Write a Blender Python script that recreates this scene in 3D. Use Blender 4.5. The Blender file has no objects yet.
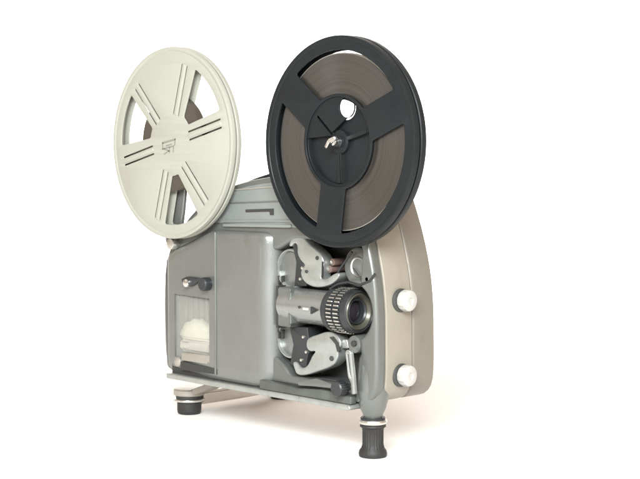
import bpy, bmesh, math, random
from mathutils import Vector, Matrix
random.seed(7)
S = bpy.context.scene
C = S.collection
pi = math.pi

# ------------------------------------------------------------------ camera
YAW, PITCH, FPX = 0.8017, 0.0601, 1455.4
CAM = Vector((0.8796, -0.8702, -0.0084))
FWD = Vector((-math.sin(YAW)*math.cos(PITCH), math.cos(YAW)*math.cos(PITCH), -math.sin(PITCH)))
RGT = Vector((math.cos(YAW), math.sin(YAW), 0))
UPV = RGT.cross(FWD)
cd = bpy.data.cameras.new('camera'); cam = bpy.data.objects.new('camera', cd); C.objects.link(cam)
M = Matrix((RGT, UPV, -FWD)).transposed().to_4x4(); M.translation = CAM
cam.matrix_world = M
cd.sensor_fit = 'HORIZONTAL'; cd.sensor_width = 36; cd.lens = FPX/640*36
cd.clip_start = 0.01; cd.clip_end = 100
S.camera = cam

# ------------------------------------------------------------------ studio light
w = bpy.data.worlds.new('World'); S.world = w; w.use_nodes = True
bg = w.node_tree.nodes['Background']
bg.inputs[0].default_value = (1.0, 0.77, 0.57, 1); bg.inputs[1].default_value = 0.54
def area(name, loc, target, sx, sy, power, col=(1, 1, 1), spread=180):
    l = bpy.data.lights.new(name, 'AREA'); l.shape = 'RECTANGLE'; l.size = sx; l.size_y = sy
    l.energy = power; l.color = col; l.spread = math.radians(spread)
    o = bpy.data.objects.new(name, l); C.objects.link(o); o.location = loc
    o.rotation_euler = (Vector(target)-Vector(loc)).to_track_quat('-Z', 'Y').to_euler()
    return o
area('softbox_key', (0.95, -1.15, 0.58), (-0.12, 0.15, -0.24), 1.0, 0.5, 66, (0.93, 0.985, 1.0))
area('softbox_overhead', (-0.15, 0.10, 1.50), (-0.10, 0.05, -0.2), 1.6, 1.4, 5, (0.93, 0.98, 1.0))
area('softbox_side', (-1.2, -1.05, 0.50), (-0.1, 0, -0.12), 0.45, 1.1, 1, (0.93, 0.99, 1.0))
area('softbox_front', (1.9, 0.05, 0.65), (-0.05, 0.05, -0.12), 0.8, 1.1, 5, (1.0, 0.97, 0.92))
area('backdrop_fill', (-1.10, 1.35, 2.2), (-1.30, 1.60, -0.2), 3.0, 0.8, 62, (1, 1, 1), 70)  # unseen lamp added to whiten the backdrop
S.view_settings.view_transform = 'Standard'; S.view_settings.look = 'None'
S.view_settings.exposure = 0; S.view_settings.gamma = 1

# ------------------------------------------------------------------ helpers
def at(px, py, y):
    """(x, z) of the point on the real plane at depth y that a measurement of the photograph gives"""
    d = FWD + RGT*((px-320)/FPX) - UPV*((py-239.5)/FPX)
    p = CAM + d*((y-CAM.y)/d.y)
    return (p.x, p.z)
def pts(L, y): return [at(a, b, y) for a, b in L]

def mat(name, col, rough=0.5, metal=0.0, noise=0.06, scale=60, bump=0.0, bscale=900, coat=0.0, spec=0.5, rvar=0.08, wear=0.0):
    m = bpy.data.materials.new(name); m.use_nodes = True
    nt = m.node_tree; N = nt.nodes; L = nt.links; b = N['Principled BSDF']
    tc = N.new('ShaderNodeTexCoord')
    n = N.new('ShaderNodeTexNoise'); n.inputs['Scale'].default_value = scale; n.inputs['Detail'].default_value = 6
    L.new(tc.outputs['Object'], n.inputs['Vector'])
    r = N.new('ShaderNodeValToRGB')
    r.color_ramp.elements[0].position = 0.3; r.color_ramp.elements[1].position = 0.7
    r.color_ramp.elements[0].color = (*[c*(1-noise) for c in col], 1)
    r.color_ramp.elements[1].color = (*[min(1, c*(1+noise)) for c in col], 1)
    L.new(n.outputs['Fac'], r.inputs[0]); src = r.outputs[0]
    if wear:   # grime specks, and fine scratches that show lighter
        for sc, lo, hi, k, st in ((420, .70, .76, (0.6, 0.58, 0.52, 1), (1, 1, 1)), (38, .62, .80, (0.78, 0.75, 0.69, 1), (1, 1, .5)), (60, .70, .74, (1.25, 1.25, 1.22, 1), (3.5, 1, .25))):
            mp = N.new('ShaderNodeMapping'); mp.inputs['Scale'].default_value = st; mp.inputs['Rotation'].default_value = (0.2, 0.5, 0.1)
            L.new(tc.outputs['Object'], mp.inputs[0])
            w_ = N.new('ShaderNodeTexNoise'); w_.inputs['Scale'].default_value = sc; w_.inputs['Detail'].default_value = 5; L.new(mp.outputs[0], w_.inputs['Vector'])
            q = N.new('ShaderNodeMapRange'); q.inputs[1].default_value = lo; q.inputs[2].default_value = hi; q.inputs[4].default_value = wear; L.new(w_.outputs['Fac'], q.inputs[0])
            mx = N.new('ShaderNodeMix'); mx.data_type = 'RGBA'; mx.blend_type = 'MULTIPLY'; L.new(q.outputs[0], mx.inputs[0]); L.new(src, mx.inputs[6]); mx.inputs[7].default_value = k
            src = mx.outputs[2]
    L.new(src, b.inputs['Base Color'])
    mr = N.new('ShaderNodeMapRange'); mr.inputs[3].default_value = max(0.03, rough-rvar); mr.inputs[4].default_value = rough+rvar
    L.new(n.outputs['Fac'], mr.inputs[0]); L.new(mr.outputs[0], b.inputs['Roughness'])
    b.inputs['Metallic'].default_value = metal
    b.inputs['Specular IOR Level'].default_value = spec
    if coat: b.inputs['Coat Weight'].default_value = coat; b.inputs['Coat Roughness'].default_value = 0.15
    if bump:
        n2 = N.new('ShaderNodeTexNoise'); n2.inputs['Scale'].default_value = bscale; n2.inputs['Detail'].default_value = 3
        L.new(tc.outputs['Object'], n2.inputs['Vector'])
        bp = N.new('ShaderNodeBump'); bp.inputs['Strength'].default_value = bump; bp.inputs['Distance'].default_value = 0.0004
        L.new(n2.outputs['Fac'], bp.inputs['Height']); L.new(bp.outputs[0], b.inputs['Normal'])
    return m

MGREY = mat('grey_hammer_paint', (0.20, 0.207, 0.199), 0.33, 0.55, 0.07, 26, 0.3, 700, coat=0.3, wear=0.7)
MGREY2 = mat('grey_panel_paint', (0.165, 0.174, 0.166), 0.33, 0.5, 0.08, 35, 0.2, 700, wear=0.7)
MPANEL = mat('warm_grey_panel', (0.16, 0.16, 0.14), 0.45, 0.2, 0.05, 35, 0.25, 700)
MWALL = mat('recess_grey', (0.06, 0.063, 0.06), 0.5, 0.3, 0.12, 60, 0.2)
MCAST = mat('bare_casting', (0.36, 0.375, 0.36), 0.30, 0.6, 0.10, 90, 0.2, wear=0.8)
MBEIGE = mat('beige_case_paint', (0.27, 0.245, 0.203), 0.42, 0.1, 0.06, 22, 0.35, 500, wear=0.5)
MBEIGE_SHADE = mat('beige_case_paint_shaded', (0.20, 0.18, 0.152), 0.42, 0.15, 0.06, 22, 0.35, 500, wear=0.5)  # same beige as the case, darkened to put its shade into the colour
MBLACK = mat('black_plastic', (0.022, 0.024, 0.026), 0.38, 0, 0.2, 60, 0.1)
MREELB = mat('black_reel_plastic', (0.010, 0.0125, 0.014), 0.42, 0, 0.12, 40, 0.12, 600, spec=0.25, wear=0.5)
MRUB = mat('black_rubber', (0.02, 0.019, 0.019), 0.6, 0, 0.2, 80, 0.3)
MCREAM = mat('cream_reel_plastic', (0.325, 0.323, 0.278), 0.40, 0, 0.03, 20, 0.1, 400, wear=0.28)
MFILMD = mat('dark_brown_film', (0.06, 0.05, 0.038), 0.4, 0, 0.1, 40)
MCHROME = mat('chrome', (0.80, 0.80, 0.78), 0.16, 1.0, 0.04, 50)
MALU = mat('aluminium', (0.62, 0.61, 0.57), 0.32, 0.9, 0.05, 70, 0.1)
MWARM = mat('warm_metal', (0.36, 0.34, 0.30), 0.42, 0.5, 0.06, 50, 0.1)
MWHITE = mat('white_plastic', (0.42, 0.412, 0.39), 0.35, 0, 0.03, 30)
MIVORY = mat('ivory_ceramic', (0.50, 0.485, 0.38), 0.5, 0, 0.06, 90, 0.3, 300)
MSTONE = mat('pale_ceramic', (0.40, 0.37, 0.31), 0.6, 0, 0.12, 120, 0.3, 300)
MRED = mat('reddish_roller', (0.16, 0.105, 0.09), 0.4, 0, 0.1)
MDARK = mat('dark_gap', (0.03, 0.03, 0.028), 0.6, 0, 0.1)
MLOGO = mat('grey_print', (0.20, 0.20, 0.17), 0.6, 0, 0.1)
MGOLD = mat('lens_rim_brass', (0.10, 0.095, 0.075), 0.35, 0.4, 0.05)
MGLASS = mat('coated_glass', (0.025, 0.02, 0.025), 0.06, 0, 0.05, coat=1.0, rvar=0.02)
MSWEEP = mat('white_paper', (0.90, 0.885, 0.87), 0.85, 0, 0.004, 3, spec=0.2)
# film pack: wound edge, brown, fine rings
def film_mat():
    m = bpy.data.materials.new('wound_film'); m.use_nodes = True
    nt = m.node_tree; N = nt.nodes; L = nt.links; b = N['Principled BSDF']
    tc = N.new('ShaderNodeTexCoord'); sx = N.new('ShaderNodeSeparateXYZ'); L.new(tc.outputs['Object'], sx.inputs[0])
    cb = N.new('ShaderNodeCombineXYZ'); L.new(sx.outputs[0], cb.inputs[0]); L.new(sx.outputs[2], cb.inputs[1])
    ln = N.new('ShaderNodeVectorMath'); ln.operation = 'LENGTH'; L.new(cb.outputs[0], ln.inputs[0])
    n = N.new('ShaderNodeTexNoise'); n.noise_dimensions = '1D'; n.inputs['Scale'].default_value = 330; n.inputs['Detail'].default_value = 9; n.inputs['Roughness'].default_value = 0.65
    L.new(ln.outputs['Value'], n.inputs['W'])
    r = N.new('ShaderNodeValToRGB'); r.color_ramp.elements[0].position = 0.3; r.color_ramp.elements[1].position = 0.72
    r.color_ramp.elements[0].color = (0.020, 0.0175, 0.0155, 1); r.color_ramp.elements[1].color = (0.036, 0.032, 0.028, 1)
    L.new(n.outputs['Fac'], r.inputs[0]); L.new(r.outputs[0], b.inputs['Base Color'])
    bp = N.new('ShaderNodeBump'); bp.inputs['Strength'].default_value = 0.25; bp.inputs['Distance'].default_value = 0.0004
    L.new(n.outputs['Fac'], bp.inputs['Height']); L.new(bp.outputs[0], b.inputs['Normal'])
    b.inputs['Roughness'].default_value = 0.30
    b.inputs['Coat Weight'].default_value = 0.35; b.inputs['Coat Roughness'].default_value = 0.2; b.inputs['Anisotropic'].default_value = 0.85; b.inputs['Specular IOR Level'].default_value = 0.8
    tg = N.new('ShaderNodeTangent'); tg.direction_type = 'RADIAL'; tg.axis = 'Y'; L.new(tg.outputs[0], b.inputs['Tangent'])
    return m
MFILM = film_mat()

def link(name, me, m, parent=None, origin=None):
    me.materials.clear(); me.materials.append(m)
    for p in me.polygons: p.use_smooth = True
    me.set_sharp_from_angle(angle=math.radians(35))
    o = bpy.data.objects.new(name, me); C.objects.link(o)
    org = Vector(origin) if origin is not None else sum((v.co for v in me.vertices), Vector())/max(1, len(me.vertices))
    me.transform(Matrix.Translation(-org))
    o.location = org
    if parent is not None:
        o.parent = parent
        o.location = org - wloc(parent)
    return o
def wloc(o):
    l = o.location.copy()
    while o.parent: o = o.parent; l += o.location
    return l

def plate_me(loops, y0, y1, bevel=0.0, res=2):
    """2-D outlines (x,z), first is the outer one, others are holes; thickness y0..y1"""
    cu = bpy.data.curves.new('tmp', 'CURVE'); cu.dimensions = '2D'; cu.fill_mode = 'BOTH'
    for lp in loops:
        s = cu.splines.new('POLY'); s.points.add(len(lp)-1)
        for i, (a, b) in enumerate(lp): s.points[i].co = (a, b, 0, 1)
        s.use_cyclic_u = True
    cu.extrude = max(0.00001, (y1-y0)/2-bevel); cu.bevel_depth = bevel; cu.bevel_resolution = res; cu.offset = -bevel
    o = bpy.data.objects.new('tmp', cu); C.objects.link(o)
    dg = bpy.context.evaluated_depsgraph_get(); dg.update()
    me = bpy.data.meshes.new_from_object(o.evaluated_get(dg))
    bpy.data.objects.remove(o); bpy.data.curves.remove(cu)
    me.transform(Matrix(((1, 0, 0, 0), (0, 0, -1, (y0+y1)/2), (0, 1, 0, 0), (0, 0, 0, 1))))
    bm = bmesh.new(); bm.from_mesh(me); bmesh.ops.remove_doubles(bm, verts=bm.verts, dist=1e-6)
    bmesh.ops.recalc_face_normals(bm, faces=bm.faces); bm.to_mesh(me); bm.free()
    return me
def plate(name, loops, y0, y1, m, parent=None, bevel=0.0, res=2):
    return link(name, plate_me(loops, y0, y1, bevel, res), m, parent)
def join(mes):
    bm = bmesh.new()
    for me in mes:
        bm.from_mesh(me); bpy.data.meshes.remove(me)
    out = bpy.data.meshes.new('joined'); bm.to_mesh(out); bm.free(); return out

def circ(cx, cz, r, n=48, a0=0): return [(cx+r*math.cos(a0+2*pi*i/n), cz+r*math.sin(a0+2*pi*i/n)) for i in range(n)]
def rnd(poly, r, n=5):
    """round the corners of a polygon; r a number or a list"""
    out = []
    k = len(poly)
    for i in range(k):
        p = Vector(poly[i]); a = Vector(poly[i-1]); b = Vector(poly[(i+1) % k])
        ri = r[i] if isinstance(r, (list, tuple)) else r
        da, db = (a-p), (b-p); ri = min(ri, da.length*0.48, db.length*0.48)
        if ri < 1e-6: out.append(tuple(p)); continue
        A = p+da.normalized()*ri; B = p+db.normalized()*ri
        for j in range(n+1):
            t = j/n; q = A*(1-t)**2 + p*2*t*(1-t) + B*t*t; out.append(tuple(q))
    return out
def rect(x0, x1, z0, z1, r=0.0, n=5):
    return rnd([(x0, z0), (x1, z0), (x1, z1), (x0, z1)], r, n)
def stroke(a, b, wd, n=6):
    a = Vector(a); b = Vector(b); d = (b-a).normalized(); ang = math.atan2(d.y, d.x); o = []
    for j in range(n+1): t = ang+pi/2+pi*j/n; o.append((a.x+wd/2*math.cos(t), a.y+wd/2*math.sin(t)))
    for j in range(n+1): t = ang-pi/2+pi*j/n; o.append((b.x+wd/2*math.cos(t), b.y+wd/2*math.sin(t)))
    return o

def lathe_me(prof, c, axis, n=64, knurl=None, cap=True):
    """prof: (r, a) pairs along the axis from point c"""
    ax = Vector(axis).normalized(); u = ax.orthogonal().normalized(); v = ax.cross(u); c = Vector(c)
    bm = bmesh.new(); rings = []
    for k, (r, a) in enumerate(prof):
        if r < 1e-6: rings.append([bm.verts.new(c+ax*a)]); continue
        ring = []
        for i in range(n):
            t = 2*pi*i/n; rr = r
            if knurl and k in knurl[0] and (i//knurl[2]) % 2: rr = r-knurl[1]
            ring.append(bm.verts.new(c+ax*a+u*rr*math.cos(t)+v*rr*math.sin(t)))
        rings.append(ring)
    for A, B in zip(rings, rings[1:]):
        if len(A) == 1 and len(B) == 1: continue
        for i in range(n):
            j = (i+1) % n
            if len(A) == 1: bm.faces.new((A[0], B[j], B[i]))
            elif len(B) == 1: bm.faces.new((A[i], A[j], B[0]))
            else: bm.faces.new((A[i], A[j], B[j], B[i]))
    for R_ in (rings[0], rings[-1]):
        if len(R_) > 1 and cap: 
            try: bm.faces.new(R_)
            except ValueError: pass
    bmesh.ops.recalc_face_normals(bm, faces=bm.faces)
    me = bpy.data.meshes.new('lathe'); bm.to_mesh(me); bm.free(); return me
def lathe(name, prof, c, axis, m, parent=None, n=64, knurl=None, cap=True):
    return link(name, lathe_me(prof, c, axis, n, knurl, cap), m, parent)
def ring_me(prof, c, axis, n=128):
    """closed cross-section swept round the axis"""
    ax = Vector(axis).normalized(); u = ax.orthogonal().normalized(); v = ax.cross(u); c = Vector(c)
    bm = bmesh.new(); R_ = []
    for i in range(n):
        t = 2*pi*i/n
        R_.append([bm.verts.new(c+ax*a+(u*math.cos(t)+v*math.sin(t))*r) for r, a in prof])
    k = len(prof)
    for i in range(n):
        A, B = R_[i], R_[(i+1) % n]
        for j in range(k): bm.faces.new((A[j], A[(j+1) % k], B[(j+1) % k], B[j]))
    bmesh.ops.recalc_face_normals(bm, faces=bm.faces)
    me = bpy.data.meshes.new('ring'); bm.to_mesh(me); bm.free(); return me
def disc_prof(r, t, b=0.0008):
    return [(0, 0), (r-b, 0), (r-b*0.3, b*0.3), (r, b), (r, t-b), (r-b*0.3, t-b*0.3), (r-b, t), (0, t)]
def disc(name, x, z, r, y0, y1, m, parent=None, b=0.0008, n=48):
    return lathe(name, disc_prof(r, y1-y0, b), (x, y0, z), (0, 1, 0), m, parent, n)
def box_me(x0, x1, y0, y1, z0, z1, bev=0.0):
    bm = bmesh.new(); bmesh.ops.create_cube(bm, size=1)
    for v in bm.verts: v.co = Vector(((x0+x1)/2+v.co.x*(x1-x0), (y0+y1)/2+v.co.y*(y1-y0), (z0+z1)/2+v.co.z*(z1-z0)))
    if bev: bmesh.ops.bevel(bm, geom=bm.edges, offset=bev, segments=3, affect='EDGES')
    me = bpy.data.meshes.new('box'); bm.to_mesh(me); bm.free(); return me
def box(name, x0, x1, y0, y1, z0, z1, m, parent=None, bev=0.0): return link(name, box_me(x0, x1, y0, y1, z0, z1, bev), m, parent)
def beam_me(path, wd, ht, bev=0.001):
    """flat bar through points (x,y,z): wd across (horizontal), ht vertical"""
    bm = bmesh.new(); prev = None; P = [Vector(p) for p in path]
    for i, p in enumerate(P):
        d = ((P[min(i+1, len(P)-1)]-P[max(i-1, 0)])).normalized()
        s = d.cross(Vector((0, 0, 1))); s = s.normalized() if s.length > 1e-4 else Vector((1, 0, 0)); u = s.cross(d)
        q = [bm.verts.new(p+s*a*wd/2+u*b*ht/2) for a, b in ((-1, -1), (1, -1), (1, 1), (-1, 1))]
        if prev:
            for j in range(4): bm.faces.new((prev[j], prev[(j+1) % 4], q[(j+1) % 4], q[j]))
        else: bm.faces.new(q)
        prev = q
    bm.faces.new(prev); bmesh.ops.recalc_face_normals(bm, faces=bm.faces)
    if bev: bmesh.ops.bevel(bm, geom=bm.edges, offset=bev, segments=2, affect='EDGES')
    me = bpy.data.meshes.new('beam'); bm.to_mesh(me); bm.free(); return me
def tube_me(path, r, n=12):
    bm = bmesh.new(); P = [Vector(p) for p in path]; prev = None
    rr = r if isinstance(r, (list, tuple)) else [r]*len(P)
    ref = Vector((0.31, 0.2, 0.93))
    for i, p in enumerate(P):
        d = (P[min(i+1, len(P)-1)]-P[max(i-1, 0)]).normalized(); s = d.cross(ref).normalized(); u = s.cross(d)
        q = [bm.verts.new(p+(s*math.cos(2*pi*k/n)+u*math.sin(2*pi*k/n))*rr[i]) for k in range(n)]
        if prev:
            for j in range(n): bm.faces.new((prev[j], prev[(j+1) % n], q[(j+1) % n], q[j]))
        else: bm.faces.new(q)
        prev = q
    bm.faces.new(prev); bmesh.ops.recalc_face_normals(bm, faces=bm.faces)
    me = bpy.data.meshes.new('tube'); bm.to_mesh(me); bm.free(); return me
def thing(name, label, cat, loc):
    o = bpy.data.objects.new(name, None); C.objects.link(o); o.location = loc; o.empty_display_size = 0.02
    o['label'] = label; o['category'] = cat; return o

# ------------------------------------------------------------------ setting: white paper sweep
GZ = -0.272
bm = bmesh.new(); prof = [(-3.5, GZ), (-2, GZ), (-1, GZ), (0, GZ), (1, GZ), (1.6, GZ)]
for i in range(1, 13):
    t = i/12*pi/2; prof.append((1.6+0.8*math.sin(t), GZ+0.8*(1-math.cos(t))))
prof += [(2.4, 3.0)]
rows = []
for (d, z) in prof:   # d along the view's ground direction
    dx, dy = -math.sin(YAW), math.cos(YAW)
    rows.append([bm.verts.new((dx*d+RGT.x*s, dy*d+RGT.y*s, z)) for s in (-4, -1.5, 0, 1.5, 4)])
for A, B in zip(rows, rows[1:]):
    for i in range(4): bm.faces.new((A[i], A[i+1], B[i+1], B[i]))
bmesh.ops.recalc_face_normals(bm, faces=bm.faces)
me = bpy.data.meshes.new('backdrop'); bm.to_mesh(me); bm.free()
o = link('backdrop', me, MSWEEP, None, (0, 0, GZ)); o['kind'] = 'structure'
for p in o.data.polygons: p.use_smooth = True

# ------------------------------------------------------------------ the projector
PR = thing('film_projector', 'grey and beige vintage film projector standing on a tripod of black rubber feet', 'film projector', (-0.11, 0.06, GZ))

# side outline of the case (x, z)
PROF = [(0.012, -0.2255), (0.0225, -0.2220), (0.029, -0.2130), (0.0306, -0.197), (0.0304, -0.172), (0.0302, -0.148), (0.0285, -0.127),
        (0.0253, -0.108), (0.0181, -0.082), (0.0072, -0.0538), (0.0010, -0.0420), (-0.008, -0.0340), (-0.022, -0.0295), (-0.05, -0.0280),
        (-0.10, -0.0300), (-0.1416, -0.0355), (-0.1775, -0.0450), (-0.205, -0.058), (-0.228, -0.075), (-0.246, -0.093), (-0.256, -0.108),
        (-0.2615, -0.124), (-0.2630, -0.150), (-0.2625, -0.19), (-0.2605, -0.214), (-0.254, -0.2255)]
def inset(poly, d):
    cx, cz = -0.12, -0.13; out = []
    n = len(poly)
    for i in range(n):
        a = Vector(poly[i-1]); b = Vector(poly[(i+1) % n]); t = (b-a).normalized(); nn = Vector((-t.y, t.x))
        p = Vector(poly[i])
        if (p+nn*d-Vector((cx, cz))).length > (p-nn*d-Vector((cx, cz))).length: nn = -nn
        out.append(tuple(p+nn*d))
    return out
def smooth(poly, it=2):
    for _ in range(it):
        q = []
        for i in range(len(poly)):
            a = poly[i]; b = poly[(i+1) % len(poly)]
            q += [(a[0]*.75+b[0]*.25, a[1]*.75+b[1]*.25), (a[0]*.25+b[0]*.75, a[1]*.25+b[1]*.75)]
        poly = q
    return poly
PS = smooth(PROF, 1)
HX0, HX1, HZ0, HZ1 = -0.135, 0.0125, -0.2105, -0.086
def opening(e):
    arc = []
    for i in range(13):
        t = math.radians(-66+132*i/12); arc.append((0.0000+e+0.0232*math.cos(t), -0.1462+(0.0245+e)*math.sin(t)))
    g = lambda px, py, sx, sz: (at(px, py, .019)[0]+sx*e, at(px, py, .019)[1]+sz*e)
    L = [(HX0-e, -.1950-e), g(272, 354, -.3, -1), g(284, 366, -.7, -.7), (at(290, 370, .019)[0], HZ0-e), (HX1+e, HZ0-e)]+arc+[(HX1+e, HZ1+e), g(294, 239, 0, 1), g(277, 250, -.8, .6), (HX0-e, -.1020+e)]
    return rnd(L, [.003, .004, .004, .004, .010]+[.002]*13+[.010, .006, .006, .003], 5)
HOLE = opening(0); HOLE_O = opening(.0016); HOLE_M = opening(.0014)
WIN = rect(-0.2540, -0.1640, -0.2190, -0.1150, .003)
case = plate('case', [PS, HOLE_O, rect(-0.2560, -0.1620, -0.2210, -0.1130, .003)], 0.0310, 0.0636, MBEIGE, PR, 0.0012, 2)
back = plate('case_cover', [PS], 0.0642, 0.0935, MBEIGE_SHADE, PR, 0.0030, 4)
seam = plate('case_seam', [inset(PS, 0.0015)], 0.0630, 0.0650, MDARK, PR)
casting = link('side_casting', join([plate_me([inset(PS, 0.0002), HOLE, WIN], 0.0190, 0.0308, 0.0034, 5),
                                     plate_me([HOLE_M, HOLE], 0.0300, 0.0480, 0.0)]), MGREY2, PR)
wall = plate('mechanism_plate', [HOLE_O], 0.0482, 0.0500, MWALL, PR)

MLIGHT = mat('lit_grey_paint', (0.25, 0.272, 0.264), 0.38, 0.4, 0.05, 35, 0.2, 700, wear=0.6)  # grey lightened to paint in light caught by a leaning upper side
upper = [p for p in inset(PS, .0055) if p[1] > -.0800]
plate('upper_shell', [upper], .0176, .0192, MLIGHT, PR, .0007)
# top trim lines and louvre on the grey side above the lamp cover
a = at(243, 188, .019); b = at(262, 183, .019)
plate('trim_strip', [stroke(at(236, 190, .019), at(282, 186, .019), .0014)], 0.0166, 0.0180, MWARM, PR, .0004)
plate('trim_strip', [stroke(at(232, 203, .019), at(290, 201, .019), .0012)], 0.0166, 0.0180, MGREY2, PR, .0004)
plate('vent_slot', [rnd([at(247, 209.5, .019), at(275, 208.5, .019), at(275, 215, .019), at(271.5, 215, .019), at(271, 211.5, .019), at(247, 212.2, .019)], .0004)], 0.0170, 0.0185, MDARK, PR)
plate('trim_strip', [stroke(at(226, 221, .019), at(298, 221, .019), .0016)], 0.0162, 0.0180, MLIGHT, PR, .0004)
plate('trim_strip', [stroke(at(226, 225, .019), at(292, 226, .019), .0030)], 0.0158, 0.0180, MLIGHT, PR, .0006)

# carry handle: dark strap over the top
hp = []
for i in range(25):
    t = i/24; x = -0.205+t*0.165
    zt = -0.0595+(0.0300)*min(1, (t*1.45))**0.60
    hp.append((x, 0.060, zt+0.0062+0.002*math.sin(pi*t)))
handle = link('carry_handle', beam_me(hp, 0.018, 0.0028, 0.0008), MBLACK, PR)

# base plate with a bright turned lip
base_prof = [(-0.2490, -0.2310), (0.004, -0.2310), (0.0065, -0.2290), (0.004, -0.2258), (-0.2490, -0.2258)]
plate('base_plate', [rnd(base_prof, .0015)], 0.0110, 0.0360, MCAST, PR, 0.0012)
box('bottom_gap', -0.246, -0.002, 0.0165, 0.0186, -0.2257, -0.2170, MDARK, PR)
# ledge of shaped parts under the mechanism, shadow put into its dark colour
plate('lower_rail', [rnd([(-0.112, -0.2256), (0.006, -0.2256), (0.006, -0.2185), (-0.03, -0.2165), (-0.06, -0.2190), (-0.112, -0.2165)], .0015)], 0.0120, 0.0195, mat('shaded_grey_metal', (0.10, 0.11, 0.10), .4, .4, .2), PR, .001)

# ---- lamp cover: pressed steel box with an open window in its left panel
def lamp_cover():
    plan = [(-0.2545, .0188), (-0.2540, .0180), (-0.2520, .0172)]
    L0, L1 = -0.2500, -0.1745
    for t in (0.0, 0.11, 0.87, 0.91, 1.0): plan.append((L0+(L1-L0)*t, 0.0168+(0.0122-0.0168)*t))
    plan.append((-0.1700, 0.0119)); plan.append((-0.150, 0.0118)); plan.append((-0.122, 0.0118))
    R_ = 0.0165
    for i in range(0, 9):
        a_ = i/8*pi/2; plan.append((-0.1140+R_*math.sin(a_), 0.0118+R_*(1-math.cos(a_))))
    plan.append((-0.0973, 0.0440))
    top = lambda x: -0.0815 if x > -0.172 else -0.0815-0.0305*((-0.172-x)/0.090)**1.55
    bm = bmesh.new(); cols = []
    cen = Vector((-0.165, 0.05))
    for (x, y) in plan:
        zt = top(x); r = 0.006; col = []
        zs = [-0.2240, -0.2185]+[-0.2090, -0.1475]+[zt-0.012, zt-r]
        for k, z in enumerate(zs):
            yy = y+(0.0036 if k == 0 and y < .03 else 0); col.append(bm.verts.new((x, yy, z+(max(0, (x+.122)/.025)**1.6*.006 if k < 2 else 0))))
        d = Vector((cen.x-x, cen.y-y))
        dn = Vector((0.25*d.x, d.y)).normalized() if y < .040 else Vector((0, 0))
        if x > -.1141 and y < .0284: dn = Vector((-.1141-x, .0284-y)).normalized()
        for a_ in (30, 60, 90):
            s = math.sin(math.radians(a_)); c_ = 1-math.cos(math.radians(a_))
            col.append(bm.verts.new((x+dn.x*r*c_, y+dn.y*r*c_, zt-r+r*s)))
        col.append(bm.verts.new((x+dn.x*.5*r, 0.0440, zt-0.0005)))
        cols.append(col)
    for i, (A, B) in enumerate(zip(cols, cols[1:])):
        for k in range(len(A)-1):
            if i in (4,) and k == 2: continue                    # the window opening
            bm.faces.new((A[k], B[k], B[k+1], A[k+1]))
    bmesh.ops.remove_doubles(bm, verts=bm.verts, dist=1e-6)
    bmesh.ops.recalc_face_normals(bm, faces=bm.faces)
    fr = [f for f in bm.faces if abs(f.normal.y) > .9]
    if fr and sum(f.normal.y for f in fr) > 0: bmesh.ops.reverse_faces(bm, faces=bm.faces)
    bmesh.ops.solidify(bm, geom=list(bm.faces), thickness=0.0018)
    me = bpy.data.meshes.new('lamp_cover'); bm.to_mesh(me); bm.free()
    return link('lamp_cover', me, MGREY, PR), plan
cover, plan = lamp_cover()
# crease moulding between the two panels
link('corner_moulding', tube_me([(-0.1740, 0.0119, -0.2195), (-0.1740, 0.0119, -0.15), (-0.1740, 0.0119, -0.0840)], 0.0012, 10), MGREY2, cover)
# inside the window: back wall with fins, lamp dome, ceramic block
wx0, wx1 = -0.250, -0.190
fins = [box_me(-0.254, -0.166, 0.0440, 0.0450, -0.2205, -0.1140)]
for i in range(9):
    x = wx0-.004+i*0.0085; fins.append(box_me(x, x+.0046, 0.0370, 0.0438, -0.176, -0.125, .0008))
link('cooling_fins', join(fins), MPANEL, cover)
plate('window_liner', [rect(-0.2558, -0.1622, -0.2208, -0.1132, .003), rect(-0.2530, -0.1650, -0.2180, -0.1160, .003)], 0.0305, 0.0446, MPANEL, cover)
pane = bpy.data.materials.new('clear_pane'); pane.use_nodes = True
pb = pane.node_tree.nodes['Principled BSDF']; pb.inputs['Base Color'].default_value = (0.62, 0.62, 0.58, 1); pb.inputs['Roughness'].default_value = 0.18; pb.inputs['Alpha'].default_value = 0.20
link('clear_pane', box_me(-0.2470, -0.1775, 0.0180, 0.0186, -0.2120, -0.1450), pane, cover)
bx0, bz0 = at(195, 336, .026)
dome = []
for i in range(13):
    t = i/12*pi/2; dome.append((0.0235*math.sin(t)**.8 if i else 0, 0.0140*math.cos(t)))
dome += [(0.0232, -0.0015), (0.021, -0.003), (0.021, -0.004), (0, -0.004)]
d_ = lathe('lamp_dome', dome, (bx0+.002, 0.0310, bz0+.001), (0, 0, 1), MIVORY, cover, 48)
for v in d_.data.vertices: v.co.z += (0.0016*math.sin(v.co.x*180+2.2)+0.0007*math.sin(v.co.x*610+v.co.y*300))*(v.co.z > -.002); v.co.x *= 1+0.05*math.sin(v.co.z*500)
d_.scale = (1.22, 0.46, 1)
bx1, bz1 = at(214, 356, .026)
blk = [box_me(bx0-.0200, bx0+.0290, 0.0215, 0.0420, bz1+.0005, bz0-.0030, .003), box_me(bx0-.0170, bx0-.002, 0.0195, 0.0300, bz1+.003, bz0-.006, .002)]
link('lamp_socket', join(blk), MSTONE, cover)
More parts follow.
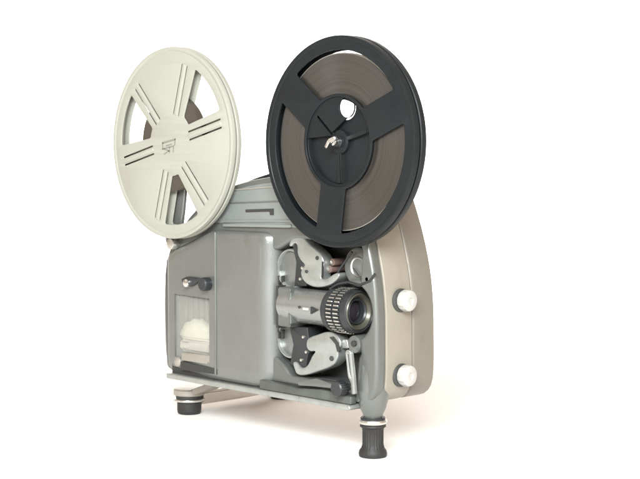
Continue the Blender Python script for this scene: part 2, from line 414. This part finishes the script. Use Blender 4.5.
# knob and spring catch above the window
kx, kz = at(206, 284, .010)
lathe('cover_knob', [(0, 0), (.0052, 0), (.0062, .0008), (.0066, .003), (.0064, .0085), (.0050, .0095), (.0035, .011), (0, .011)], (kx, 0.0045, kz), (0, 1, 0), MBLACK, cover, 40)
ka = at(187, 280, .0135); kb = at(200, 280, .0125)
plate('catch_plate', [rnd([at(184, 279, .014), at(189, 276.5, .014), at(201, 278, .014), at(201, 281, .014), at(194, 286, .014), at(187, 287, .014)], .001)], 0.0105, 0.0165, MBLACK, cover, .0005)
lathe('catch_pin', disc_prof(.0040, .005), (at(186.5, 283, .01)[0], .0085, at(186.5, 283, .01)[1]), (0, 1, 0), MCHROME, cover, 32)
sxx, szz = at(177, 362, .014)
lathe('corner_screw', [(0, 0), (.003, .0006), (.0048, .002), (.0052, .004), (.0052, .006), (0, .006)], (sxx, 0.0125, szz), (0, 1, 0), MWARM, cover, 32)
# narrow dark slot under the left panel
plate('cover_slot', [rnd(pts([(184, 361), (221, 368.5), (221, 374), (184, 369)], .0165), .0008)], 0.0120, 0.0175, MDARK, cover)
plate('lower_edge', [rnd(pts([(184, 352), (221, 356), (221, 366), (184, 360)], .0165), .0008)], 0.0130, 0.0168, MWARM, cover, .0008)

# ---- mechanism
def px_r(r, y=.03): return r/1210.0      # picture radius to metres at this depth
# left bosses (half hidden by the cover)
for (cx, cy, r, nm) in ((291, 269, 22, 'upper'), (290, 340, 20, 'lower')):
    x, z = at(cx, cy, .024); rr = px_r(r)*.97
    b_ = disc('sprocket_housing', x, z, rr-.001, .0260, .0482, MGREY, PR, .001, 56)
    link('rim', ring_me([(rr-.0016, 0), (rr-.0010, -.0012), (rr, -.0012), (rr+.0008, 0), (rr+.0008, .010), (rr-.0016, .010)], (x, .0240, z), (0, 1, 0), 72), MCAST, b_)
    s_ = 1 if nm == 'upper' else -1
    x2, z2 = at(278, 280 if nm == 'upper' else 334, .022)
    link('clip', join([box_me(x2-.0008, x2+.0008, .0225, .034, z2-.004, z2+.004, .0003), box_me(x2+.0034, x2+.0050, .0225, .034, z2-.004, z2+.004, .0003)]), MDARK, b_)
# black plates that put the film channel's shadow into colour
plate('channel_shadow', [rnd(pts([(294, 241), (301, 240), (306, 249), (306, 262), (309, 275), (309, 286), (297, 286), (299, 262)], .026), .001)], .0225, .0470, MBLACK, PR, .0006)
plate('channel_shadow', [rnd(pts([(292, 326), (310, 327), (312, 344), (309, 366), (300, 370), (293, 362), (296, 344)], .026), .001)], .0225, .0470, MBLACK, PR, .0006)
for cx, cy in ((300, 250), (302, 268), (300, 279), (303, 337), (306, 352), (301, 360)):
    x, z = at(cx, cy, .021); disc('roller_pin', x, z, .0014, .0205, .0300, MALU, PR, .0003, 16)
# upper film guide (claw)
up = [(291.5, 246), (293.5, 239), (300, 235.5), (306, 237), (311, 243), (317, 248), (324, 254), (327, 261), (326, 270), (323, 279), (329, 279), (336, 274),
      (341, 272), (343, 276), (336, 284), (324, 287.5), (314, 286.5), (307, 282), (303.5, 275), (304, 269), (308.5, 265), (303, 260), (300, 253), (300.5, 245), (297, 242.5), (294.5, 246.5)]
g = plate('film_guide', [smooth(pts(up, .024), 2)], .0200, .0330, MCAST, PR, .0014, 3)
x, z = at(317, 258, .0195); disc('screw', x, z, .0018, .0190, .0215, MDARK, g, .0003, 20)
plate('inner_edge', [stroke(at(322, 262, .019), at(321.5, 277, .019), .0009)], .0192, .0210, MDARK, g)
x, z = at(306.5, 271.5, .0195); disc('stud', x, z, .0014, .0185, .0215, MDARK, g, .0003, 20)
# lower film guide
lo = [(309, 347), (309.5, 339), (314, 336), (321, 334), (329, 331), (337, 332), (342, 337), (344.5, 344), (341, 350), (341, 358), (336, 366),
      (322, 371), (307, 375.5), (299.5, 374.5), (297, 368), (295.5, 362), (298.5, 361), (301, 365), (305, 368), (310, 365.5), (313, 360), (315, 355), (319, 350.5), (312.5, 351.5)]
g2 = plate('film_guide', [smooth(pts(lo, .024), 2)], .0200, .0330, MCAST, PR, .0014, 3)
x, z = at(331.5, 358.5, .0195); disc('screw', x, z, .0022, .0188, .0215, MWALL, g2, .0003, 24)
plate('inner_edge', [rnd([at(329, 337, .019), at(333, 336.5, .019), at(338, 343, .019), at(339.5, 351, .019), at(337, 352, .019), at(335, 344, .019)], .0004)], .0192, .0210, MDARK, g2)
# reddish rollers
for cx, cy in ((331.5, 269), (334.5, 262), (309, 360)):
    x, z = at(cx, cy, .030); r_ = disc('guide_roller', x, z, .0032, .0270, .0460, MRED, PR, .0005, 28)
    lathe('cap', disc_prof(.0016, .0014, .0003), (x, .0258, z), (0, 1, 0), MALU, r_, 20)
# upper drive disc with its diagonal spring
x, z = at(359, 267, .026); rr = px_r(21)
dd = disc('drive_disc', x, z, rr, .0250, .0482, MGREY2, PR, .0016, 64)
link('hub_ring', ring_me([(rr*.42, 0), (rr*.48, -.0008), (rr*.54, 0), (rr*.54, .002), (rr*.42, .002)], (x, .0248, z), (0, 1, 0), 48), MALU, dd)
def wire(name, L, y, r, m, par): return link(name, tube_me([(at(a, b, y)[0], y, at(a, b, y)[1]) for a, b in L], r, 10), m, par)
wire('spring_wire', [(352, 252), (347, 259), (342, 266), (338, 272)], .0225, .0010, MBLACK, dd)
wire('spring_wire', [(353, 268), (360, 277), (363, 283)], .0235, .0006, MDARK, dd)
x, z = at(369, 279, .022); disc('screw', x, z, .0022, .0190, .0300, MCHROME, PR, .0005, 24)
# black levers round the lens
wire('focus_linkage', [(330, 289), (338, 284), (348, 282), (360, 285), (370, 281), (375, 274)], .0190, .0012, MBLACK, PR)

# ---- lens, axis along +x
LY, LZ = 0.0240, -0.1462
lens = bpy.data.objects.new('lens', None); C.objects.link(lens); lens.parent = PR; lens.empty_display_size = .01
lens.location = Vector((-0.06, LY, LZ))-wloc(PR)
LO = 0.0075
def rot(name, prof, m, n=72, knurl=None): return lathe(name, [(r*.95, a+(LO if a > -.05 else 0)) for r, a in prof], (0, LY, LZ), (1, 0, 0), m, lens, n, knurl, name not in ('front_ring', 'lens_rim', 'inner_tube', 'focus_ring', 'glass'))
rot('barrel', [(.0145, -.086), (.0156, -.086), (.0156, -.0805), (.0164, -.080), (.0164, -.030), (.0150, -.029)], mat('barrel_metal', (0.32, 0.33, 0.325), 0.27, 0.75, 0.05, 60, 0.08, wear=0.3))
rot('back_collar', [(.0150, -.034), (.0192, -.033), (.0205, -.0315), (.0205, -.027), (.0190, -.0262), (.0150, -.026)], MBLACK)
kb_ = [(.0180, -.0262), (.0203, -.0258), (.0208, -.0250), (.0208, -.0180), (.0198, -.0176), (.0198, -.0168), (.0208, -.0164), (.0208, -.0096), (.0200, -.0090), (.0180, -.0086)]
rot('focus_ring', kb_, MBLACK, 144, ((2, 3, 6, 7), .0014, 2))
# metal lands on the knurl catch the light
lands = []
for i in range(36):
    t = 2*pi*(i+.25)/36
    for x0, x1 in ((-.0245, -.0185), (-.0160, -.0100)):
        m_ = box_me(x0+LO, x1+LO, -.00060, .00060, .0190, .0201, .0002)
        m_.transform(Matrix.Translation((0, LY, LZ)) @ Matrix.Rotation(t, 4, 'X')); lands.append(m_)
link('ring_knurling', join(lands), MALU, lens)
rot('front_ring', [(.0180, -.0090), (.0198, -.0086), (.0200, -.0060), (.0192, -.0030), (.0180, -.0022), (.0172, -.0030), (.0168, -.0060)], MBLACK)
rot('lens_rim', [(.0172, -.0036), (.0160, -.0022), (.0146, -.0030), (.0118, -.0085), (.0112, -.0085)], MGOLD)
rot('inner_tube', [(.0122, -.0062), (.0112, -.0048), (.0100, -.0060), (.0098, -.0120)], MBLACK)
gl = [(.0104, -.0130)]
for i in range(1, 9): gl.append((.0104*math.cos(i/8*pi/2), -.0130+.0050*math.sin(i/8*pi/2)))
rot('glass', gl, MGLASS)
# lens carrier block behind
cxa, cza = at(277.5, 287, .0125); cxb, czb = at(290, 327.5, .0125)
car = link('lens_carrier', join([box_me(cxa, cxb, .0125, .0450, czb, cza, .0010), box_me(cxb-.0005, cxb+.004, .0095, .0450, czb+.003, cza-.003, .0012),
     box_me(-.0950, -.0200, .0395, .0480, -.1660, -.1280, .0010)]), MGREY2, lens)
box('gate_gap', cxa-.0030, cxa-.0002, .0135, .0400, czb-.002, cza+.001, MDARK, car)
# index mark: white dash and a black pointer on the barrel
ix, iz = at(306, 309, LY-.0165)
box('index_mark', ix-.004, ix+.003, LY-.0170, LY-.0155, iz-.0012, iz+.0012, MWHITE, lens, .0003)
tri = [(ix+.0065, iz+.0028), (ix+.0065, iz-.0040), (ix+.0150, iz+.0002)]
plate('index_pointer', [rnd(tri, .0006)], LY-.0176, LY-.0150, MBLACK, lens, .0003)
x, z = at(301, 307, LY-.016); disc('set_screw', x-.002, z-.0002, .0012, LY-.0168, LY-.0150, MDARK, lens, .0002, 16)

# dark bellows shadow plate behind the lens tip

# ---- lower right: pivot, lever, knob
x, z = at(357, 344, .024); pv = disc('pivot_hub', x, z, px_r(9.5), .0200, .0480, MGREY2, PR, .0014, 48)
plate('pivot_arm', [rnd(pts([(338, 338), (350, 339), (352, 348), (341, 348)], .028), .001)], .0240, .0320, MCAST, pv, .0008)
x, z = at(354, 343.5, .0190); disc('screw', x, z, .0026, .0175, .0205, MDARK, pv, .0004, 28)
lv = [(346.6, 352), (348, 349.5), (351, 349.8), (352.4, 353), (353.6, 365), (355, 378), (356, 394), (353, 394), (352.2, 384), (349.2, 376), (348, 364)]
lh = [(348.7, 354), (350, 354), (351.5, 366), (352.3, 378), (351, 373), (349.9, 364)]
plate('threading_lever', [rnd(pts(lv, .012), .0012), rnd(pts(lh, .012), .0005)], .0100, .0140, MCAST, PR, .0007)
x, z = at(342, 388, .010)
lathe('control_knob', [(0, 0), (.0058, 0), (.0068, .001), (.0070, .003), (.0070, .0085), (.0060, .0095), (.0040, .011), (.0040, .014), (0, .014)], (x, .0020, z), (0, 1, 0), MBLACK, PR, 72, ((3, 4), .0005, 2))
plate('rail_lever', [rnd(pts([(300, 381), (318, 378), (336, 384), (336, 388), (318, 386), (301, 385)], .012), .001)], .0085, .0118, MGREY2, PR, .0006)

# ---- front face knobs
for py in (300.5, 375.5):
    d = FWD + RGT*((404.5-320)/FPX) - UPV*((py-239.5)/FPX); t = (0.034-CAM.x)/d.x; p = CAM+d*t
    k = lathe('case_knob', [(0, -.0040), (.0078, -.0040), (.0088, -.0034), (.0094, -.0020), (.0094, .0022), (.0088, .0038), (.0072, .0046), (.0040, .0050), (.0030, .0050), (.0026, .0042), (0, .0042)],
              (0.0358, p.y+.001, p.z), (1, 0, 0), MWHITE, PR, 56, ((3, 4), .0005, 2))
    lathe('washer', disc_prof(.0102, .0024, .0006), (0.0292, p.y-.0006, p.z), (1, 0, 0), MWALL, k, 40)

# ---- feet
FX, FY = 0.0140, 0.0315
neck = lathe('front_leg', [(0, -.1780), (.0085, -.1785), (.0118, -.1860), (.0138, -.2000), (.0142, -.2120), (.0132, -.2220), (.0112, -.2295), (.0090, -.2345), (.0079, -.2385), (.0076, -.2480), (0, -.2480)], (FX, FY, 0), (0, 0, 1), MGREY2, PR, 48)
lathe('collar', [(0, -.2440), (.0100, -.2440), (.0118, -.2428), (.0124, -.2410), (.0118, -.2396), (.0096, -.2388), (0, -.2388)], (FX, FY, 0), (0, 0, 1), MALU, neck, 56)
lathe('collar_seal', [(0, -.2393), (.0106, -.2393), (.0112, -.2384), (.0104, -.2374), (0, -.2374)], (FX, FY, 0), (0, 0, 1), MBLACK, neck, 48)
lathe('rubber_foot', [(0, -.2438), (.0112, -.2438), (.0114, -.2455), (.0096, -.2468), (.0092, -.2490), (.0092, -.2610), (.0100, -.2640), (.0118, -.2665), (.0124, -.2690), (.0120, -.2712), (.0108, -.2720), (0, -.2720)],
      (FX, FY, 0), (0, 0, 1), MRUB, neck, 96, ((4, 5), .0006, 2))
def rear_foot(x, y):
    f = lathe('rear_foot', [(0, -.2530), (.0150, -.2530), (.0158, -.2520), (.0158, -.2475), (.0148, -.2462), (.0100, -.2456), (0, -.2456)], (x, y, 0), (0, 0, 1), MWARM, PR, 56)
    lathe('gap_ring', disc_prof(.0135, .0035, .0003), (x, y, -.2563), (0, 0, 1), MDARK, f, 48)
    lathe('metal_disc', disc_prof(.0160, .0026, .0010), (x, y, -.2590), (0, 0, 1), MALU, f, 56)
    lathe('rubber_pad', [(0, 0), (.0108, 0), (.0118, .0012), (.0122, .0040), (.0122, .0132), (0, .0132)], (x, y, GZ), (0, 0, 1), MRUB, f, 56)
RX, RY = -0.2600, 0.0490
rear_foot(RX, RY); rear_foot(-0.2630, 0.178)
link('cross_bar', beam_me([(RX, RY+.008, -.2565), (-.2615, .110, -.2570), (-.2630, .168, -.2560)], .0190, .0135, .0025), MALU, PR)
link('leg_brace', join([beam_me([(-.2500, RY+.004, -.2490), (-.2320, .056, -.2420), (-.2130, .060, -.2325), (-.1980, .062, -.2290)], .0240, .0060, .0010),
     beam_me([(-.2540, .150, -.2500), (-.2250, .110, -.2400), (-.2050, .085, -.2300)], .0160, .0040, .0010)]), MWARM, PR)

# ---- reel arms
RB = 0.0900; XC = -0.2270; RC = 0.0920
arm1 = plate('rear_reel_arm', [smooth([(-.2490, -.1000), (-.2380, -.0960), (-.2260, -.08), (-.2170, -.004), (-.2190, .008), (-.2270, .011), (-.2350, .008), (-.2370, -.002), (-.2480, -.080), (-.2540, -.095)], 2)], .0138, .0180, MGREY, PR, .0012)
x, z = at(171, 244, .012)
lathe('hinge', disc_prof(.0055, .010, .0008), (x, .0105, z), (0, 1, 0), MALU, arm1, 32)
arm2 = plate('front_reel_arm', [smooth([(-.030, -.060), (.012, -.060), (.012, -.02), (.010, .004), (0, .012), (-.010, .004), (-.014, -.020)], 2)], .0170, .0188, MGREY, PR, .0006)
lathe('spindle', [(0, 0), (.0030, .0006), (.0040, .003), (.0040, .020), (0, .020)], (0, -.0045, 0), (0, 1, 0), MCHROME, arm2, 32)
link('spindle_latch', beam_me([(-.0062, -.0055, -.0050), (-.0015, -.0062, .0008), (.0058, -.0058, .0034)], .0034, .0034, .0008), MCHROME, arm2)
lathe('spindle', disc_prof(.0040, .018, .001), (XC, .0030, 0), (0, 1, 0), MCHROME, arm1, 32)

# ------------------------------------------------------------------ reels
def sector_window(cx, a0, half, rin, rout, hw, n=16, rc=.002):
    """window between two parallel-sided spokes; hw = half width of a spoke"""
    L = []
    c = math.radians(a0); s0 = c-math.radians(60); s1 = c+math.radians(60)
    def edge(spoke, side, r):
        o_ = math.asin(hw/r); return spoke+side*o_
    A0 = edge(s0, 1, rout); A1 = edge(s1, -1, rout); B0 = edge(s0, 1, rin); B1 = edge(s1, -1, rin)
    P = [(rout*math.cos(A0+(A1-A0)*i/n), rout*math.sin(A0+(A1-A0)*i/n)) for i in range(n+1)]
    Q = [(rin*math.cos(B1+(B0-B1)*i/n), rin*math.sin(B1+(B0-B1)*i/n)) for i in range(n+1)]
    poly = [(cx+a, b) for a, b in P+Q]; k = len(poly); rs = [0]*k
    for i in (0, n, n+1, k-1): rs[i] = rc
    return rnd(poly, rs, 5)

# ---- black take-up reel
BR = thing('film_reel', 'large black plastic film reel wound with brown film, mounted above the projector lens', 'film reel', (0, 0, -RB))
wins = [sector_window(0, a_, 48, .455*RB, .865*RB, .165*RB) for a_ in (82, -38, -158)]
hole = circ(.345*RB*math.cos(math.radians(71)), .345*RB*math.sin(math.radians(71)), .098*RB, 36)
hubo = circ(0, 0, .425*RB, 72)
slots = []
for a_ in (15, 139, -88):
    t = math.radians(a_); slots.append(stroke((.12*RB*math.cos(t), .12*RB*math.sin(t)), (.37*RB*math.cos(t), .37*RB*math.sin(t)), .0022))
cent = circ(0, 0, .0046, 24)
fl = [plate_me([circ(0, 0, RB-.002, 160), hubo]+wins, .0012, .0030, .0005, 2),
      plate_me([circ(0, 0, .428*RB, 72), cent, hole]+slots, .0024, .0042, .0004, 2),
      ring_me([(RB-.0052, .0020), (RB-.0040, .0006), (RB-.0016, 0), (RB-.0004, .0004), (RB, .0016), (RB, .0060), (RB-.0010, .0066), (RB-.0040, .0060), (RB-.0048, .0034)], (0, 0, 0), (0, 1, 0), 160)]
link('front_flange', join(fl), MREELB, BR)
wins2 = [sector_window(0, a_, 48, .455*RB, .865*RB, .165*RB) for a_ in (82, -38, -158)]
fl = [plate_me([circ(0, 0, RB-.002, 160), cent, circ(.345*RB*math.cos(math.radians(71))-.0105, .345*RB*math.sin(math.radians(71)), .14*RB, 36)]+wins2, .0122, .0140, .0005, 2),
      ring_me([(RB-.0040, .0094), (RB-.0010, .0086), (RB, .0092), (RB, .0136), (RB-.0004, .0146), (RB-.0016, .0150), (RB-.0040, .0144), (RB-.0052, .0130)], (0, 0, 0), (0, 1, 0), 160)]
link('rear_flange', join(fl), MREELB, BR)
hc = (.345*RB*math.cos(math.radians(71)), .345*RB*math.sin(math.radians(71)))
link('hub', join([ring_me([(.400*RB, .0044), (.440*RB, .0044), (.440*RB, .0120), (.400*RB, .0120)], (0, 0, 0), (0, 1, 0), 96),
     ring_me([(.0046, .0044), (.0100, .0044), (.0100, .0120), (.0046, .0120)], (0, 0, 0), (0, 1, 0), 48),
     plate_me([circ(0, 0, .400*RB, 72), cent, circ(hc[0]-.0045, hc[1], .12*RB, 36)], .0075, .0085)]), MREELB, BR)
link('wound_film', ring_me([(.445*RB, .0052), (.830*RB, .0052), (.830*RB, .0118), (.445*RB, .0118)], (0, 0, 0), (0, 1, 0), 160), MFILM, BR, (0, 0, 0))
link('pack_edge_highlight', ring_me([(.831*RB, .0060), (.840*RB, .0060), (.840*RB, .0112), (.831*RB, .0112)], (0, 0, 0), (0, 1, 0), 160), MWARM, BR, (0, 0, 0))  # pale ring that paints the highlight on the film pack's edge
link('rim_core', ring_me([(RB-.0062, .0062), (RB-.0030, .0062), (RB-.0030, .0090), (RB-.0062, .0090)], (0, 0, 0), (0, 1, 0), 120), MBLACK, BR)

# ---- cream supply reel
CR = thing('film_reel', 'cream plastic film reel with paired radial grooves and three wedge openings', 'film reel', (XC, 0, -RC))
def wedge(a_, rin=.345, rout=.855, wi=9, wo=19.5):
    c = math.radians(a_); P = []
    n = 10
    for i in range(n+1):
        t = c+math.radians(-wo+2*wo*i/n); P.append((XC+rout*RC*math.cos(t), rout*RC*math.sin(t)))
    for i in range(3):
        t = c+math.radians(wi-wi*i); P.append((XC+rin*RC*math.cos(t), rin*RC*math.sin(t)))
    rs = [0]*len(P); rs[0] = rs[n] = .004; rs[n+1] = rs[n+3] = .002
    return rnd(P, rs, 5)
cw = [wedge(a_) for a_ in (162, 42, -78)]
gr = []
for a_ in (133.5, 73.5, 13.5, -46.5, -106.5, -166.5):
    t = math.radians(a_); ux, uz = math.cos(t), math.sin(t)
    for s_ in (-1, 1):
        off = s_*.042*RC
        gr.append(stroke((XC+.31*RC*ux-off*uz, .31*RC*uz+off*ux), (XC+.83*RC*ux-off*uz, .83*RC*uz+off*ux), .0016))
ribs = []
for a_ in (133.5, 73.5, 13.5, -46.5, -106.5, -166.5):
    t = math.radians(a_); ux, uz = math.cos(t), math.sin(t)
    ribs.append(plate_me([stroke((XC+.32*RC*ux, .32*RC*uz), (XC+.82*RC*ux, .82*RC*uz), .0042)], .0004, .0018, .0006, 2))
cc = circ(XC, 0, .0042, 24)
fl = [plate_me([circ(XC, 0, RC-.002, 160)]+cw+gr, .0010, .0024, .0004, 2),
      ring_me([(RC-.0052, .0018), (RC-.0040, .0006), (RC-.0016, 0), (RC-.0004, .0004), (RC, .0016), (RC, .0044), (RC-.0010, .0050), (RC-.0036, .0046), (RC-.0044, .0028)], (XC, 0, 0), (0, 1, 0), 160)]+ribs
ff = link('front_flange', join(fl), MCREAM, CR)
fl = [plate_me([circ(XC, 0, RC-.002, 160), cc]+cw, .0098, .0112, .0004, 2),
      ring_me([(RC-.0036, .0074), (RC-.0010, .0070), (RC, .0076), (RC, .0106), (RC-.0004, .0116), (RC-.0016, .0120), (RC-.0040, .0114), (RC-.0052, .0104)], (XC, 0, 0), (0, 1, 0), 160)]
link('rear_flange', join(fl), MCREAM, CR)
link('hub', ring_me([(.0042, .0026), (.50*RC, .0026), (.50*RC, .0096), (.0042, .0096)], (XC, 0, 0), (0, 1, 0), 96), MFILMD, CR)
link('rim_core', ring_me([(RC-.0060, .0046), (RC-.0026, .0046), (RC-.0026, .0074), (RC-.0060, .0074)], (XC, 0, 0), (0, 1, 0), 120), MCREAM, CR)
# moulded emblem in the middle: a small frame on two legs
em = []
def E(L, wd=.0012):
    for a_, b_ in zip(L, L[1:]): em.append(plate_me([stroke(at(*a_, 0), at(*b_, 0), wd)], .0006, .0012))
E([(162, 143), (174.5, 139.3)], .0016); E([(162, 143), (162, 149), (173, 146)], .0012); E([(174.5, 139.3), (174, 145)])
E([(163.5, 149), (168.5, 151), (163.5, 154.2)], .0011); E([(169, 147.5), (169, 152.5)], .0011); E([(172.8, 147), (172.6, 152)], .0011); E([(165.5, 145.8), (171, 144)], .0009)
link('emblem', join(em), MLOGO, ff)
